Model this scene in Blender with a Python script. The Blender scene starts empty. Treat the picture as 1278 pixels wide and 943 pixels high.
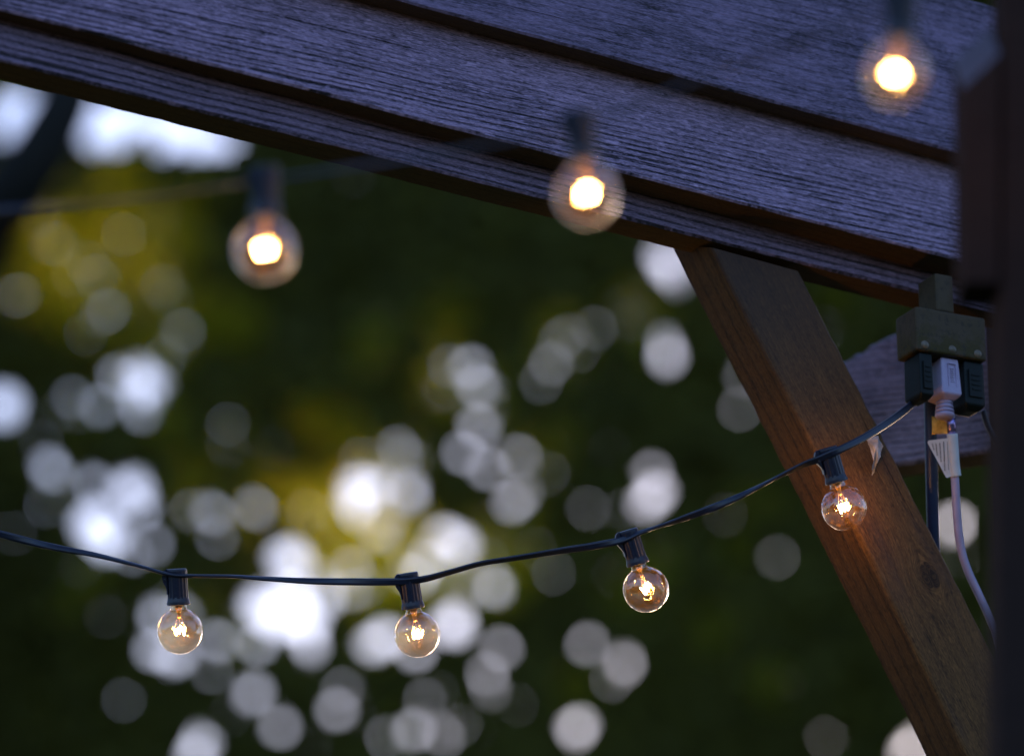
import bpy, bmesh, math, random
import numpy as np
from mathutils import Vector, Matrix, noise as mnoise

rnd = random.Random(7)
rng = np.random.default_rng(11)
S = bpy.context.scene
COL = S.collection

# ------------------------------------------------------------------ camera
PITCH = math.radians(20.0)
LENS = 135.0
FPX = LENS / 36.0 * 1278.0
CAM = Vector((0.0, 0.0, 1.6))
FWD = Vector((0, math.cos(PITCH), math.sin(PITCH)))
UPV = Vector((0, -math.sin(PITCH), math.cos(PITCH)))
RGT = Vector((1, 0, 0))
FOCUS = 3.36


def P(px, py, d):
    """world point that stands at distance d along the view axis"""
    return CAM + d * (FWD + ((px - 639.0) / FPX) * RGT + ((471.5 - py) / FPX) * UPV)


def ray(px, py):
    return (FWD + ((px - 639.0) / FPX) * RGT + ((471.5 - py) / FPX) * UPV)


cam_d = bpy.data.cameras.new('camera')
cam = bpy.data.objects.new('camera', cam_d)
COL.objects.link(cam)
cam.location = CAM
cam.rotation_euler = (math.pi / 2 + PITCH, 0, 0)
cam_d.lens = LENS
cam_d.sensor_width = 36.0
cam_d.clip_start = 0.05
cam_d.clip_end = 2000
cam_d.dof.use_dof = True
cam_d.dof.focus_distance = FOCUS
cam_d.dof.aperture_fstop = LENS / 49.0
S.camera = cam


# ------------------------------------------------------------------ helpers
def tag(o, label=None, cat=None, group=None, kind=None):
    if label: o['label'] = label
    if cat: o['category'] = cat
    if group: o['group'] = group
    if kind: o['kind'] = kind
    return o


def empty(name, loc=(0, 0, 0), mat=None):
    o = bpy.data.objects.new(name, None)
    COL.objects.link(o)
    if mat is not None:
        o.matrix_world = mat
    else:
        o.location = loc
    o.empty_display_size = 0.05
    return o


def obj(name, bm, mats, parent=None, mw=None, smooth=False):
    me = bpy.data.meshes.new(name)
    bm.normal_update()
    bm.to_mesh(me)
    bm.free()
    for m in (mats if isinstance(mats, (list, tuple)) else [mats]):
        me.materials.append(m)
    if smooth:
        for p in me.polygons: p.use_smooth = True
    o = bpy.data.objects.new(name, me)
    COL.objects.link(o)
    if parent is not None:
        o.parent = parent
        # parent's own matrix (all parents here are unparented, or identity children)
        if mw is not None:
            o.matrix_local = world_of(parent).inverted() @ mw
    elif mw is not None:
        o.matrix_world = mw
    return o


def world_of(o):
    m = o.matrix_basis.copy()
    while o.parent is not None:
        o = o.parent
        m = o.matrix_basis @ m
    return m


def wmesh(name, bm, mats, parent, smooth=False):
    """mesh given in world coordinates, parented to a thing that stands elsewhere"""
    inv = world_of(parent).inverted() if parent is not None else Matrix.Identity(4)
    bmesh.ops.transform(bm, matrix=inv, verts=bm.verts)
    return obj(name, bm, mats, parent, None, smooth)


def lathe(bm, prof, seg=48, mat=None, squash=None):
    """profile of (r, z); closed where r == 0"""
    rings = []
    for r, z in prof:
        if r < 1e-7:
            rings.append([bm.verts.new((0, 0, z))])
        else:
            ring = []
            for i in range(seg):
                a = 2 * math.pi * i / seg
                x, y = r * math.cos(a), r * math.sin(a)
                if squash: x, y = squash(x, y, r, z, a)
                ring.append(bm.verts.new((x, y, z)))
            rings.append(ring)
    for a, b in zip(rings[:-1], rings[1:]):
        for i in range(seg):
            j = (i + 1) % seg
            if len(a) == 1 and len(b) == 1: continue
            if len(a) == 1: bm.faces.new((a[0], b[j], b[i]))
            elif len(b) == 1: bm.faces.new((a[i], a[j], b[0]))
            else: bm.faces.new((a[i], a[j], b[j], b[i]))
    if mat is not None:
        bmesh.ops.transform(bm, matrix=mat, verts=[v for r in rings for v in r])
    bmesh.ops.recalc_face_normals(bm, faces=bm.faces)


def catmull(pts, n=8):
    pts = [Vector(p) for p in pts]
    out = []
    for i in range(len(pts) - 1):
        p0 = pts[max(i - 1, 0)]; p1 = pts[i]; p2 = pts[i + 1]; p3 = pts[min(i + 2, len(pts) - 1)]
        for k in range(n):
            t = k / n
            out.append(0.5 * ((2 * p1) + (-p0 + p2) * t + (2 * p0 - 5 * p1 + 4 * p2 - p3) * t * t + (-p0 + 3 * p1 - 3 * p2 + p3) * t ** 3))
    out.append(pts[-1])
    return out


def tube(bm, pts, rad, seg=12, section=None, twist=None, ref=Vector((0, 1, 0)), caps=True):
    """sweep; rad float or fn(t); section(a)->(u,v) unit outline; twist(t) radians"""
    n = len(pts)
    rings = []
    for i, p in enumerate(pts):
        t = i / (n - 1)
        d = (pts[min(i + 1, n - 1)] - pts[max(i - 1, 0)]).normalized()
        u = d.cross(ref)
        if u.length < 1e-4: u = d.cross(Vector((1, 0, 0)))
        u.normalize()
        v = u.cross(d).normalized()
        tw = twist(t) if twist else 0
        r = rad(t) if callable(rad) else rad
        ring = []
        for k in range(seg):
            a = 2 * math.pi * k / seg
            su, sv = section(a) if section else (math.cos(a), math.sin(a))
            cu = su * math.cos(tw) - sv * math.sin(tw)
            cv = su * math.sin(tw) + sv * math.cos(tw)
            ring.append(bm.verts.new(p + u * (cu * r) + v * (cv * r)))
        rings.append(ring)
    for a, b in zip(rings[:-1], rings[1:]):
        for k in range(seg):
            j = (k + 1) % seg
            bm.faces.new((a[k], a[j], b[j], b[k]))
    if caps:
        bm.faces.new(list(reversed(rings[0])))
        bm.faces.new(rings[-1])


def box(bm, x0, x1, y0, y1, z0, z1, bevel=0.0, seg=2, taper=None):
    vs = []
    for z in (z0, z1):
        for x, y in ((x0, y0), (x1, y0), (x1, y1), (x0, y1)):
            if taper and z == z0:
                cx, cy = (x0 + x1) / 2, (y0 + y1) / 2
                x = cx + (x - cx) * taper; y = cy + (y - cy) * taper
            vs.append(bm.verts.new((x, y, z)))
    f = [bm.faces.new([vs[i] for i in q]) for q in ((3, 2, 1, 0), (4, 5, 6, 7), (0, 1, 5, 4), (1, 2, 6, 5), (2, 3, 7, 6), (3, 0, 4, 7))]
    if bevel > 0:
        es = list({e for ff in f for e in ff.edges})
        bmesh.ops.bevel(bm, geom=es, offset=bevel, segments=seg, affect='EDGES', profile=0.6)


# ------------------------------------------------------------------ materials
class N:
    def __init__(s, name):
        s.m = bpy.data.materials.new(name)
        s.m.use_nodes = True
        s.t = s.m.node_tree
        s.t.nodes.clear()
        s.out = s.t.nodes.new('ShaderNodeOutputMaterial')

    def n(s, typ, ins=None, **kw):
        nd = s.t.nodes.new(typ)
        for k, v in kw.items(): setattr(nd, k, v)
        if ins:
            for k, v in ins.items():
                if isinstance(v, bpy.types.NodeSocket): s.t.links.new(v, nd.inputs[k])
                else: nd.inputs[k].default_value = v
        return nd

    def math(s, op, a, b=None, c=None, clamp=False):
        nd = s.t.nodes.new('ShaderNodeMath'); nd.operation = op; nd.use_clamp = clamp
        for i, v in enumerate((a, b, c)):
            if v is None: continue
            if isinstance(v, bpy.types.NodeSocket): s.t.links.new(v, nd.inputs[i])
            else: nd.inputs[i].default_value = v
        return nd.outputs[0]

    def mapr(s, v, a, b, c=0.0, d=1.0, smooth=True):
        nd = s.t.nodes.new('ShaderNodeMapRange')
        nd.interpolation_type = 'SMOOTHSTEP' if smooth else 'LINEAR'
        s.t.links.new(v, nd.inputs[0])
        for i, x in enumerate((a, b, c, d)): nd.inputs[i + 1].default_value = x
        return nd.outputs[0]

    def mix(s, f, a, b, blend='MIX'):
        nd = s.t.nodes.new('ShaderNodeMix'); nd.data_type = 'RGBA'; nd.blend_type = blend
        for k, v in ((0, f), (6, a), (7, b)):
            if isinstance(v, bpy.types.NodeSocket): s.t.links.new(v, nd.inputs[k])
            else:
                nd.inputs[k].default_value = v if k == 0 else (v[0], v[1], v[2], 1)
        return nd.outputs[2]

    def noise(s, vec, scale, detail=3, rough=0.5, lac=2.0):
        nd = s.n('ShaderNodeTexNoise', {'Vector': vec, 'Scale': scale, 'Detail': detail, 'Roughness': rough, 'Lacunarity': lac})
        return nd.outputs['Fac']

    def comb(s, x, y, z):
        nd = s.t.nodes.new('ShaderNodeCombineXYZ')
        for i, v in enumerate((x, y, z)):
            if isinstance(v, bpy.types.NodeSocket): s.t.links.new(v, nd.inputs[i])
            else: nd.inputs[i].default_value = v
        return nd.outputs[0]

    def finish(s, sock):
        s.t.links.new(sock, s.out.inputs['Surface'])
        return s.m


def plain(name, col, rough=0.5, spec=0.5, bump=0.0, bscale=400, var=0.0, metallic=0.0):
    k = N(name)
    tc = k.n('ShaderNodeTexCoord').outputs['Object']
    b = k.n('ShaderNodeBsdfPrincipled', {'Roughness': rough, 'Specular IOR Level': spec, 'Metallic': metallic})
    nz = k.noise(tc, bscale, 4, 0.6)
    big = k.noise(tc, bscale * 0.12, 3, 0.6)
    c = k.mix(k.mapr(big, 0.3, 0.7), [x * (1 - var) for x in col], [min(1, x * (1 + var)) for x in col])
    k.t.links.new(c, b.inputs['Base Color'])
    if bump:
        bp = k.n('ShaderNodeBump', {'Height': nz, 'Strength': 1.0, 'Distance': bump})
        k.t.links.new(bp.outputs[0], b.inputs['Normal'])
    return k.finish(b.outputs[0])


def wood(name, seed, light, dark, period=0.0046, ridge=1.0, ridge_top=0.4, zfade=(0.04, 0.085), depth=0.0012,
         flecks=0.5, cracks=0.5, rough=0.75, spec=0.25, knots=(), blotch=0.5, warp=1.0, tintcol=None):
    """sawn weathered board; grain runs along object X, across object Z (or Y on the narrow side)"""
    k = N(name)
    tc = k.n('ShaderNodeTexCoord').outputs['Object']
    sp = k.n('ShaderNodeSeparateXYZ', {0: tc})
    x, y, z = sp.outputs
    zz = k.math('ADD', z, k.math('MULTIPLY', y, 0.83))
    # knots bend the grain round them
    knot_mask = None
    for kx, kz, kr in knots:
        dx = k.math('MULTIPLY', k.math('SUBTRACT', x, kx), 0.62)
        dz = k.math('SUBTRACT', z, kz)
        d2 = k.math('ADD', k.math('MULTIPLY', dx, dx), k.math('MULTIPLY', dz, dz))
        g = k.math('EXPONENT', k.math('DIVIDE', d2, -(kr * kr * 2.2)))
        push = k.math('MULTIPLY', k.math('MULTIPLY', g, k.math('DIVIDE', dz, k.math('SQRT', k.math('ADD', d2, kr * kr * 0.2)))), -kr * 1.1)
        zz = k.math('ADD', zz, push)
        dist = k.math('SQRT', d2)
        m = k.mapr(dist, kr * 0.45, kr * 0.85, 1.0, 0.0)
        knot_mask = m if knot_mask is None else k.math('MAXIMUM', knot_mask, m)
    w1 = k.math('MULTIPLY', k.math('SUBTRACT', k.noise(k.comb(k.math('MULTIPLY', x, 2.2), seed, k.math('MULTIPLY', z, 7)), 1.0, 2, 0.5), 0.5), 0.016 * warp)
    w2 = k.math('MULTIPLY', k.math('SUBTRACT', k.noise(k.comb(k.math('MULTIPLY', x, 9), seed + 5, k.math('MULTIPLY', z, 40)), 1.0, 2, 0.5), 0.5), 0.0030 * warp)
    zz = k.math('ADD', zz, k.math('ADD', w1, w2))
    # irregular ring spacing
    zr = k.math('ADD', zz, k.math('MULTIPLY', k.noise(k.comb(k.math('MULTIPLY', x, 0.6), seed + 2, k.math('MULTIPLY', zz, 70)), 1.0, 2, 0.6), 0.006))
    ph = k.math('MULTIPLY', zr, 2 * math.pi / period)
    sn = k.math('SINE', ph)
    ring = k.mapr(sn, -1.0, -0.15)          # 0 in the valley, 1 on the ridge
    zf = k.mapr(z, zfade[0], zfade[1], ridge, ridge_top)
    brk = k.mapr(k.noise(k.comb(k.math('MULTIPLY', x, 7), seed + 9, k.math('MULTIPLY', zz, 160)), 1.0, 2, 0.6), 0.32, 0.6, 0.35, 1.0)
    ringw = k.math('MULTIPLY', k.math('SUBTRACT', 1.0, ring), k.math('MULTIPLY', zf, brk))   # darkness of valley
    fib = k.noise(k.comb(k.math('MULTIPLY', x, 45), seed, k.math('MULTIPLY', zz, 900)), 1.0, 3, 0.65)
    fib2 = k.noise(k.comb(k.math('MULTIPLY', x, 130), seed + 3, k.math('MULTIPLY', zz, 1000)), 1.0, 2, 0.7)
    bl = k.noise(k.comb(k.math('MULTIPLY', x, 14), seed + 1, k.math('MULTIPLY', z, 42)), 1.0, 4, 0.6)
    spk = k.noise(k.comb(k.math('MULTIPLY', x, 90), seed + 7, k.math('MULTIPLY', zz, 420)), 1.0, 3, 0.6)
    v = k.math('ADD', 0.62, k.math('MULTIPLY', k.math('SUBTRACT', fib, 0.5), 1.5))
    v = k.math('ADD', v, k.math('MULTIPLY', k.math('SUBTRACT', fib2, 0.5), 1.1))
    fib3 = k.noise(k.comb(k.math('MULTIPLY', x, 260), seed + 4, k.math('MULTIPLY', zz, 1500)), 1.0, 1, 0.5)
    v = k.math('ADD', v, k.math('MULTIPLY', k.math('SUBTRACT', fib3, 0.5), 1.2))
    v = k.math('ADD', v, k.math('MULTIPLY', k.math('SUBTRACT', bl, 0.5), blotch))
    v = k.math('SUBTRACT', v, k.math('MULTIPLY', ringw, 0.62))
    crk = k.mapr(k.noise(k.comb(k.math('MULTIPLY', x, 2.6), seed + 13, k.math('MULTIPLY', zz, 190)), 1.0, 3, 0.5), 0.66, 0.72)
    v = k.math('SUBTRACT', v, k.math('MULTIPLY', crk, cracks))
    if knot_mask is not None:
        v = k.math('SUBTRACT', v, k.math('MULTIPLY', knot_mask, 0.4))
    v = k.math('MAXIMUM', v, 0.0)
    v = k.math('MINIMUM', v, 1.0)
    c = k.mix(v, dark, light)
    fl = k.math('MULTIPLY', k.mapr(spk, 0.57, 0.68), flecks)
    c = k.mix(fl, c, [min(1, q * 1.6) for q in light])
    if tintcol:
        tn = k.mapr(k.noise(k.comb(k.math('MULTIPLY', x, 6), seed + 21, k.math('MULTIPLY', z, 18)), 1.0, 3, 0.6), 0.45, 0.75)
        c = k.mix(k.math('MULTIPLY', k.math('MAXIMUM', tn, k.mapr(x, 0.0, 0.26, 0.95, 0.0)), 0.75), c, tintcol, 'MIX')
    b = k.n('ShaderNodeBsdfPrincipled', {'Roughness': rough, 'Specular IOR Level': spec, 'Base Color': c})
    h = k.math('SUBTRACT', k.math('ADD', k.math('MULTIPLY', fib, 0.35), k.math('MULTIPLY', fib2, 0.25)), k.math('ADD', ringw, k.math('MULTIPLY', crk, 1.0)))
    bp = k.n('ShaderNodeBump', {'Height': h, 'Strength': 1.0, 'Distance': depth})
    k.t.links.new(bp.outputs[0], b.inputs['Normal'])
    return k.finish(b.outputs[0])


GREY_L = (0.46, 0.315, 0.48)
GREY_D = (0.03, 0.024, 0.03)
m_board1 = wood('weathered_board_low', 3.1, (0.31, 0.215, 0.33), GREY_D, period=0.0066, ridge=1.0, ridge_top=0.9, zfade=(0.02, 0.06), flecks=0.25, blotch=0.45)
m_board2 = wood('weathered_board_mid', 8.7, GREY_L, GREY_D, period=0.0052, ridge=1.0, ridge_top=0.25, zfade=(0.045, 0.095), flecks=0.5, blotch=0.75, warp=0.8)
m_board3 = wood('weathered_board_high', 15.3, (0.28, 0.195, 0.31), GREY_D, period=0.0085, ridge=0.25, ridge_top=0.35, zfade=(0.03, 0.14), flecks=0.35,
                blotch=1.3, warp=1.6)
m_under = wood('brown_underside', 21.0, (0.15, 0.085, 0.032), (0.065, 0.035, 0.014), period=0.009, ridge=0.3, ridge_top=0.3, flecks=0.1, depth=0.0004, blotch=0.8)
m_brace = wood('brown_brace', 33.0, (0.190, 0.086, 0.026), (0.026, 0.012, 0.005), period=0.013, ridge=0.28, ridge_top=0.22, flecks=0.45, depth=0.0006,
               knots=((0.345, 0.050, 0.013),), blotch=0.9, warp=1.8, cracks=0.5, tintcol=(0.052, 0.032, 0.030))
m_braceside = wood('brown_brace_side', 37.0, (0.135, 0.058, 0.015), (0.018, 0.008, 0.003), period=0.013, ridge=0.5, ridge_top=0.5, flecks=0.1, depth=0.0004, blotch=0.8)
m_rear = wood('weathered_board_rear', 44.0, (0.38, 0.29, 0.36), GREY_D, period=0.0068, ridge=0.75, ridge_top=0.2, zfade=(0.05, 0.11), flecks=0.5, depth=0.0014, blotch=1.3, warp=2.2)
m_post = wood('dark_post', 51.0, (0.046, 0.028, 0.024), (0.022, 0.014, 0.012), period=0.012, ridge=0.3, ridge_top=0.3, flecks=0.05, blotch=0.6, rough=0.95, spec=0.05)
m_cut = plain('sawn_end_grain', (0.10, 0.085, 0.11), 0.8, 0.2, 0.0004, 900, 0.2)
m_socket = plain('navy_socket_plastic', (0.012, 0.014, 0.034), 0.38, 0.5, 0.00004, 1500, 0.15)
m_cord = plain('navy_cord_vinyl', (0.012, 0.014, 0.032), 0.35, 0.5, 0.00004, 900, 0.15)
m_green = plain('dark_green_plastic', (0.003, 0.006, 0.006), 0.55, 0.25, 0.00005, 900, 0.15)
m_blue = plain('blue_cable_jacket', (0.012, 0.026, 0.07), 0.4, 0.5, 0.00005, 600, 0.12)
m_white = plain('white_vinyl', (0.42, 0.33, 0.48), 0.4, 0.5, 0.00005, 700, 0.06)
m_tagpaper = plain('white_tag_vinyl', (0.62, 0.58, 0.58), 0.6, 0.3, 0.00003, 700, 0.05)
m_print = plain('tag_print', (0.12, 0.10, 0.10), 0.7)
m_screw = plain('worn_rivet', (0.16, 0.12, 0.08), 0.5, 0.5, 0.0001, 1200, 0.3)
m_brass = plain('brass_foil', (0.55, 0.38, 0.12), 0.3, 0.5, 0.0003, 700, 0.5, metallic=0.9)
m_holo = plain('foil_sticker', (0.30, 0.22, 0.45), 0.2, 0.5, 0.0004, 500, 0.9, metallic=0.9)
m_petal = plain('papery_husk', (0.52, 0.48, 0.52), 0.7, 0.3, 0.0006, 500, 0.5)
m_bark = plain('dark_bark', (0.022, 0.019, 0.017), 0.9, 0.2, 0.01, 12, 0.4)


def tap_mat():
    k = N('mossy_tap_plastic')
    tc = k.n('ShaderNodeTexCoord').outputs['Object']
    sp = k.n('ShaderNodeSeparateXYZ', {0: tc})
    n1 = k.noise(tc, 55, 5, 0.65)
    n2 = k.noise(tc, 600, 3, 0.6)
    moss = k.math('MULTIPLY', k.mapr(n1, 0.42, 0.56), k.mapr(sp.outputs[2], 0.004, 0.034, 1.0, 0.25))
    c = k.mix(moss, (0.072, 0.047, 0.026), (0.052, 0.036, 0.005))
    c = k.mix(k.mapr(k.noise(tc, 170, 5, 0.7), 0.5, 0.68, 0, 0.75), c, (0.022, 0.018, 0.012))
    b = k.n('ShaderNodeBsdfPrincipled', {'Roughness': 0.7, 'Specular IOR Level': 0.3, 'Base Color': c})
    bp = k.n('ShaderNodeBump', {'Height': n2, 'Strength': 1.0, 'Distance': 0.0002})
    k.t.links.new(bp.outputs[0], b.inputs['Normal'])
    return k.finish(b.outputs[0])


m_tap = tap_mat()


def glass_mat():
    k = N('clear_bulb_glass')
    tc = k.n('ShaderNodeTexCoord').outputs['Object']
    lw = k.n('ShaderNodeLayerWeight', {'Blend': 0.5}).outputs['Facing']
    f = k.math('ADD', k.math('MULTIPLY', k.math('POWER', lw, 2.8), 0.7), 0.13)
    wob = k.noise(tc, 120, 2, 0.5)
    bp = k.n('ShaderNodeBump', {'Height': wob, 'Strength': 1.0, 'Distance': 0.0016})
    gl = k.n('ShaderNodeBsdfGlossy', {'Color': (1, 1, 1, 1), 'Roughness': 0.03, 'Normal': bp.outputs[0]})
    tr = k.n('ShaderNodeBsdfTransparent', {'Color': (0.91, 0.83, 0.64, 1)})
    df = k.n('ShaderNodeBsdfTranslucent', {'Color': (1.0, 0.50, 0.12, 1)})
    dust_glow = k.math('ADD', 0.007, k.math('MULTIPLY', k.mapr(k.noise(tc, 200, 5, 0.75), 0.5, 0.75), 0.05))  # orange scatter of dusty glass, also standing in for the filament's lens glow
    m1 = k.n('ShaderNodeMixShader', {0: dust_glow, 1: tr.outputs[0], 2: df.outputs[0]})
    m2 = k.n('ShaderNodeMixShader', {0: f, 1: m1.outputs[0], 2: gl.outputs[0]})
    return k.finish(m2.outputs[0])


def emit_mat(name, col, strength):
    k = N(name)
    e = k.n('ShaderNodeEmission', {'Color': (*col, 1), 'Strength': strength})
    return k.finish(e.outputs[0])


m_glass = glass_mat()
EXPO = 2.3
FIL = 80.0
m_fil = emit_mat('glowing_filament', (1.0, 0.48, 0.12), FIL)
m_stem = plain('amber_glass_stem', (0.75, 0.42, 0.14), 0.3, 0.5, 0.0, 300, 0.1)
m_wire = plain('lead_wire', (0.6, 0.45, 0.3), 0.3, 0.5, 0, 300, 0.1, metallic=0.8)

# ------------------------------------------------------------------ pergola frame
PL_ = P(0, 76, 3.17)
PR_ = P(1152, 367, 3.50)
XB = (PR_ - PL_).normalized()
YB = XB.cross(Vector((0, 0, 1))).normalized()        # towards the viewer
if YB.y > 0: YB = -YB
ZB = YB.cross(XB)
if ZB.z < 0: ZB = -ZB
OB = P(889, 300, 3.37)
# slide origin onto the line of the lowest board's front bottom edge
OB = PL_ + XB * ((OB - PL_).dot(XB))


def plane_hit(px, py, off=0.0):
    d = ray(px, py)
    n = YB
    t = ((OB + YB * off) - CAM).dot(n) / d.dot(n)
    return CAM + d * t


def frame(origin, xa, ya_back, za):
    m = Matrix.Identity(4)
    for i in range(3):
        m[i][0] = xa[i]; m[i][1] = ya_back[i]; m[i][2] = za[i]; m[i][3] = origin[i]
    return m


BACK = -YB
MB_ = frame(OB, XB, BACK, ZB)          # local: x along, y away from viewer, z up


def jit(x, seed, amp):
    return amp * (mnoise.noise((x * 9, seed, 0.3)) * 0.9 + mnoise.noise((x * 45, seed, 4.3)) * 0.45 + mnoise.noise((x * 160, seed, 8.1)) * 0.22)


def board_bm(x0, x1, z0, z1, t, seed, yf=lambda x: 0.0, *, step=0.004, amp=0.0007, ch=0.0018, ends=(0, 0)):
    """a sawn board with worn, slightly uneven edges. ring: front bottom ... """
    bm = bmesh.new()
    n = int((x1 - x0) / step)
    rings = []
    for i in range(n + 1):
        x = x0 + (x1 - x0) * i / n
        jb, jt, jy = jit(x, seed, amp), jit(x, seed + 5, amp), jit(x, seed + 9, amp * 0.5)
        c = ch * (1 + 0.5 * mnoise.noise((x * 60, seed + 2, 0)))
        zb, zt = (z0(x) if callable(z0) else z0) + jb, (z1(x) if callable(z1) else z1) + jt
        jy += yf(x)
        tb = t(x) if callable(t) else t
        prof = [(jy, zb + c), (jy, (zb + zt) / 2), (jy, zt - c), (jy + c, zt), (tb - c, zt), (tb, zt - c), (tb, zb + c), (tb - c, zb), ((tb + jy) / 2, zb), (jy + c, zb)]
        ring = []
        for (yy, zz_) in prof:
            xx = x
            ring.append(bm.verts.new((xx, yy, zz_)))
        rings.append(ring)
    m = len(rings[0])
    for a, b in zip(rings[:-1], rings[1:]):
        for k in range(m):
            j = (k + 1) % m
            f = bm.faces.new((a[k], b[k], b[j], a[j]))
            f.material_index = 1 if k in (6, 7, 8) else 0
    bm.faces.new(rings[0]); bm.faces.new(list(reversed(rings[-1])))
    bmesh.ops.recalc_face_normals(bm, faces=bm.faces)
    return bm


T1 = 0.036


def off2(x): return 0.0340 + 0.0215 * x


def off3(x): return off2(x) + 0.0255 + 0.002 * x


def loc_xz(px, py, off):
    o = 0.0
    for _ in range(4):
        q = plane_hit(px, py, o) - OB
        o = off(q.dot(XB))
    q = plane_hit(px, py, o) - OB
    return q.dot(XB), q.dot(ZB)


def line_fn(pa, pb, off):
    (xa, za), (xb_, zb_) = loc_xz(*pa, off), loc_xz(*pb, off)
    return lambda x: za + (zb_ - za) * (x - xa) / (xb_ - xa)


zf2 = line_fn((0, 12), (1139, 310), off2)
zf3 = line_fn((498, 0), (1199, 191), off3)
zf4 = line_fn((1211, 0), (1253, 10.6), off3)
x4, z4_ = loc_xz(1232, 5.3, off3)
z4f = lambda x: z4_ + (zf3(x) - zf3(x4))
xr = (plane_hit(1300, 400, 0) - OB).dot(XB)
xl = -1.25
print('heights', zf2(0), zf3(0), z4_, zf3(x4), 'plane depth at bulb', (plane_hit(1055, 630) - CAM).dot(FWD), 'at cord end', (plane_hit(1110, 526) - CAM).dot(FWD))
pergola = empty('pergola', (OB.x, OB.y, 0))
tag(pergola, 'weathered wooden pergola with three stepped grey boards, a brown slanting brace and dark post', 'pergola')


def bpart(name, bm, mats, label=None):
    o = obj(name, bm, mats, pergola, MB_)
    if label: o['label'] = label
    return o


bpart('board', board_bm(xl, xr, 0.0, lambda x: zf2(x) + 0.03, T1, 1.0), [m_board1, m_under], 'lowest and narrowest showing grey board, with deep grooves along it')
bpart('board', board_bm(xl, xr, zf2, lambda x: zf3(x) + 0.03, -0.001, 3.0, lambda x: -off2(x)), [m_board2, m_under], 'middle grey board with fine raised grain')
bpart('board', board_bm(xl, xr, zf3, z4f, lambda x: -off2(x) - 0.001, 6.0, lambda x: -off3(x)), [m_board3, m_under], 'topmost board, darker and mottled')

# brace: front face flush with the lowest board's face
a0 = plane_hit(889, 309); a1 = plane_hit(1208, 943); b0 = plane_hit(995, 338); b1 = plane_hit(1240, 806)
XA = (a1 - a0).normalized()
ZA = (YB.cross(XA)).normalized()
if ZA.dot(b1 - a0) < 0: ZA = -ZA
wb = (b0 - a0).dot(ZA)
wb2 = (b1 - a0).dot(ZA)
print('brace widths', wb, wb2, 'knot', (plane_hit(1160, 718) - a0).dot(XA), (plane_hit(1160, 718) - a0).dot(ZA), 'boardknot', loc_xz(175, 20, off2))
W = (wb + wb2) / 2
TB = 0.060
Lb = (a1 - a0).length + 0.10
MBR = frame(a0, XA, BACK, ZA)


def brace_bm():
    bm = bmesh.new()
    n = 200
    # the top end is cut along the underside of the board
    cut = (b0 - a0).dot(XA) / max(1e-6, wb)
    rings = []
    for i in range(n + 1):
        s = i / n
        x = Lb * s
        j0 = jit(x, 31, 0.0008) + 0.0012 * math.sin(x * 7); j1 = jit(x, 36, 0.0009)
        c = 0.0035 * (1 + 0.4 * mnoise.noise((x * 50, 3, 2)))
        prof = [(0, j0 + c), (0, W * .33), (0, W * .66), (0, W + j1 - c), (c, W + j1), (TB - c, W + j1), (TB, W + j1 - c), (TB, j0 + c), (TB - c, j0), (TB * .5, j0), (c, j0), (c * .3, j0 + c * .3)]
        rings.append([bm.verts.new((x + (cut * zz_ - 0.42 * yy) * (1 - s), yy, zz_)) for yy, zz_ in prof])
    m = len(rings[0])
    for a, b in zip(rings[:-1], rings[1:]):
        for k in range(m):
            j = (k + 1) % m
            f = bm.faces.new((a[k], b[k], b[j], a[j]))
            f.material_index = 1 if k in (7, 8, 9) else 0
    bm.faces.new(rings[0]); bm.faces.new(list(reversed(rings[-1])))
    bmesh.ops.recalc_face_normals(bm, faces=bm.faces)
    return bm


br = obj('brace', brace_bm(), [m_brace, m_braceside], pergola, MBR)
br['label'] = 'brown slanting brace with a cracked knot'

# rear board, behind brace and power tap
r0 = P(1030, 594, 3.72); r1 = P(1300, 556, 3.58)
XR = (r1 - r0).normalized()
YR = XR.cross(Vector((0, 0, 1))).normalized()
if YR.y > 0: YR = -YR
ZR = YR.cross(XR)
if ZR.z < 0: ZR = -ZR
hR = 0.136
bmr = board_bm(-0.02, 0.24, 0.0, hR, 0.04, 14.0, amp=0.0022, ch=0.003)
for v in bmr.verts:      # worn, sloping left shoulder of the top edge
    if v.co.z > hR * 0.8 and v.co.x < 0.07:
        v.co.z -= 0.020 * min(1, ((0.07 - v.co.x) / 0.05)) - 0.004 * (mnoise.noise((v.co.x * 120, 0, 3)))
rb = obj('rear_board', bmr, [m_rear, m_under], pergola, frame(r0, XR, -YR, ZR))
rb['label'] = 'rough grey board behind the brace and the outlet'


def Py(px, py, yw):
    d = ray(px, py)
    return CAM + d * (yw / d.y)


# near post with a cleat on its left side
def post_part():
    bm = bmesh.new()
    d = 2.45
    A = P(1250, 471, d)
    box(bm, A.x, A.x + 0.095, A.y, A.y + 0.06, 0.0, A.z + 0.55, 0.003)
    top = Py(1251, 0, A.y); bot = Py(1244, 943, A.y)
    for v in bm.verts:
        v.co.x += (bot.x - A.x) + (top.x - bot.x) * (v.co.z - bot.z) / (top.z - bot.z)
    return wmesh('post', bm, m_post, pergola), A


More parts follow.
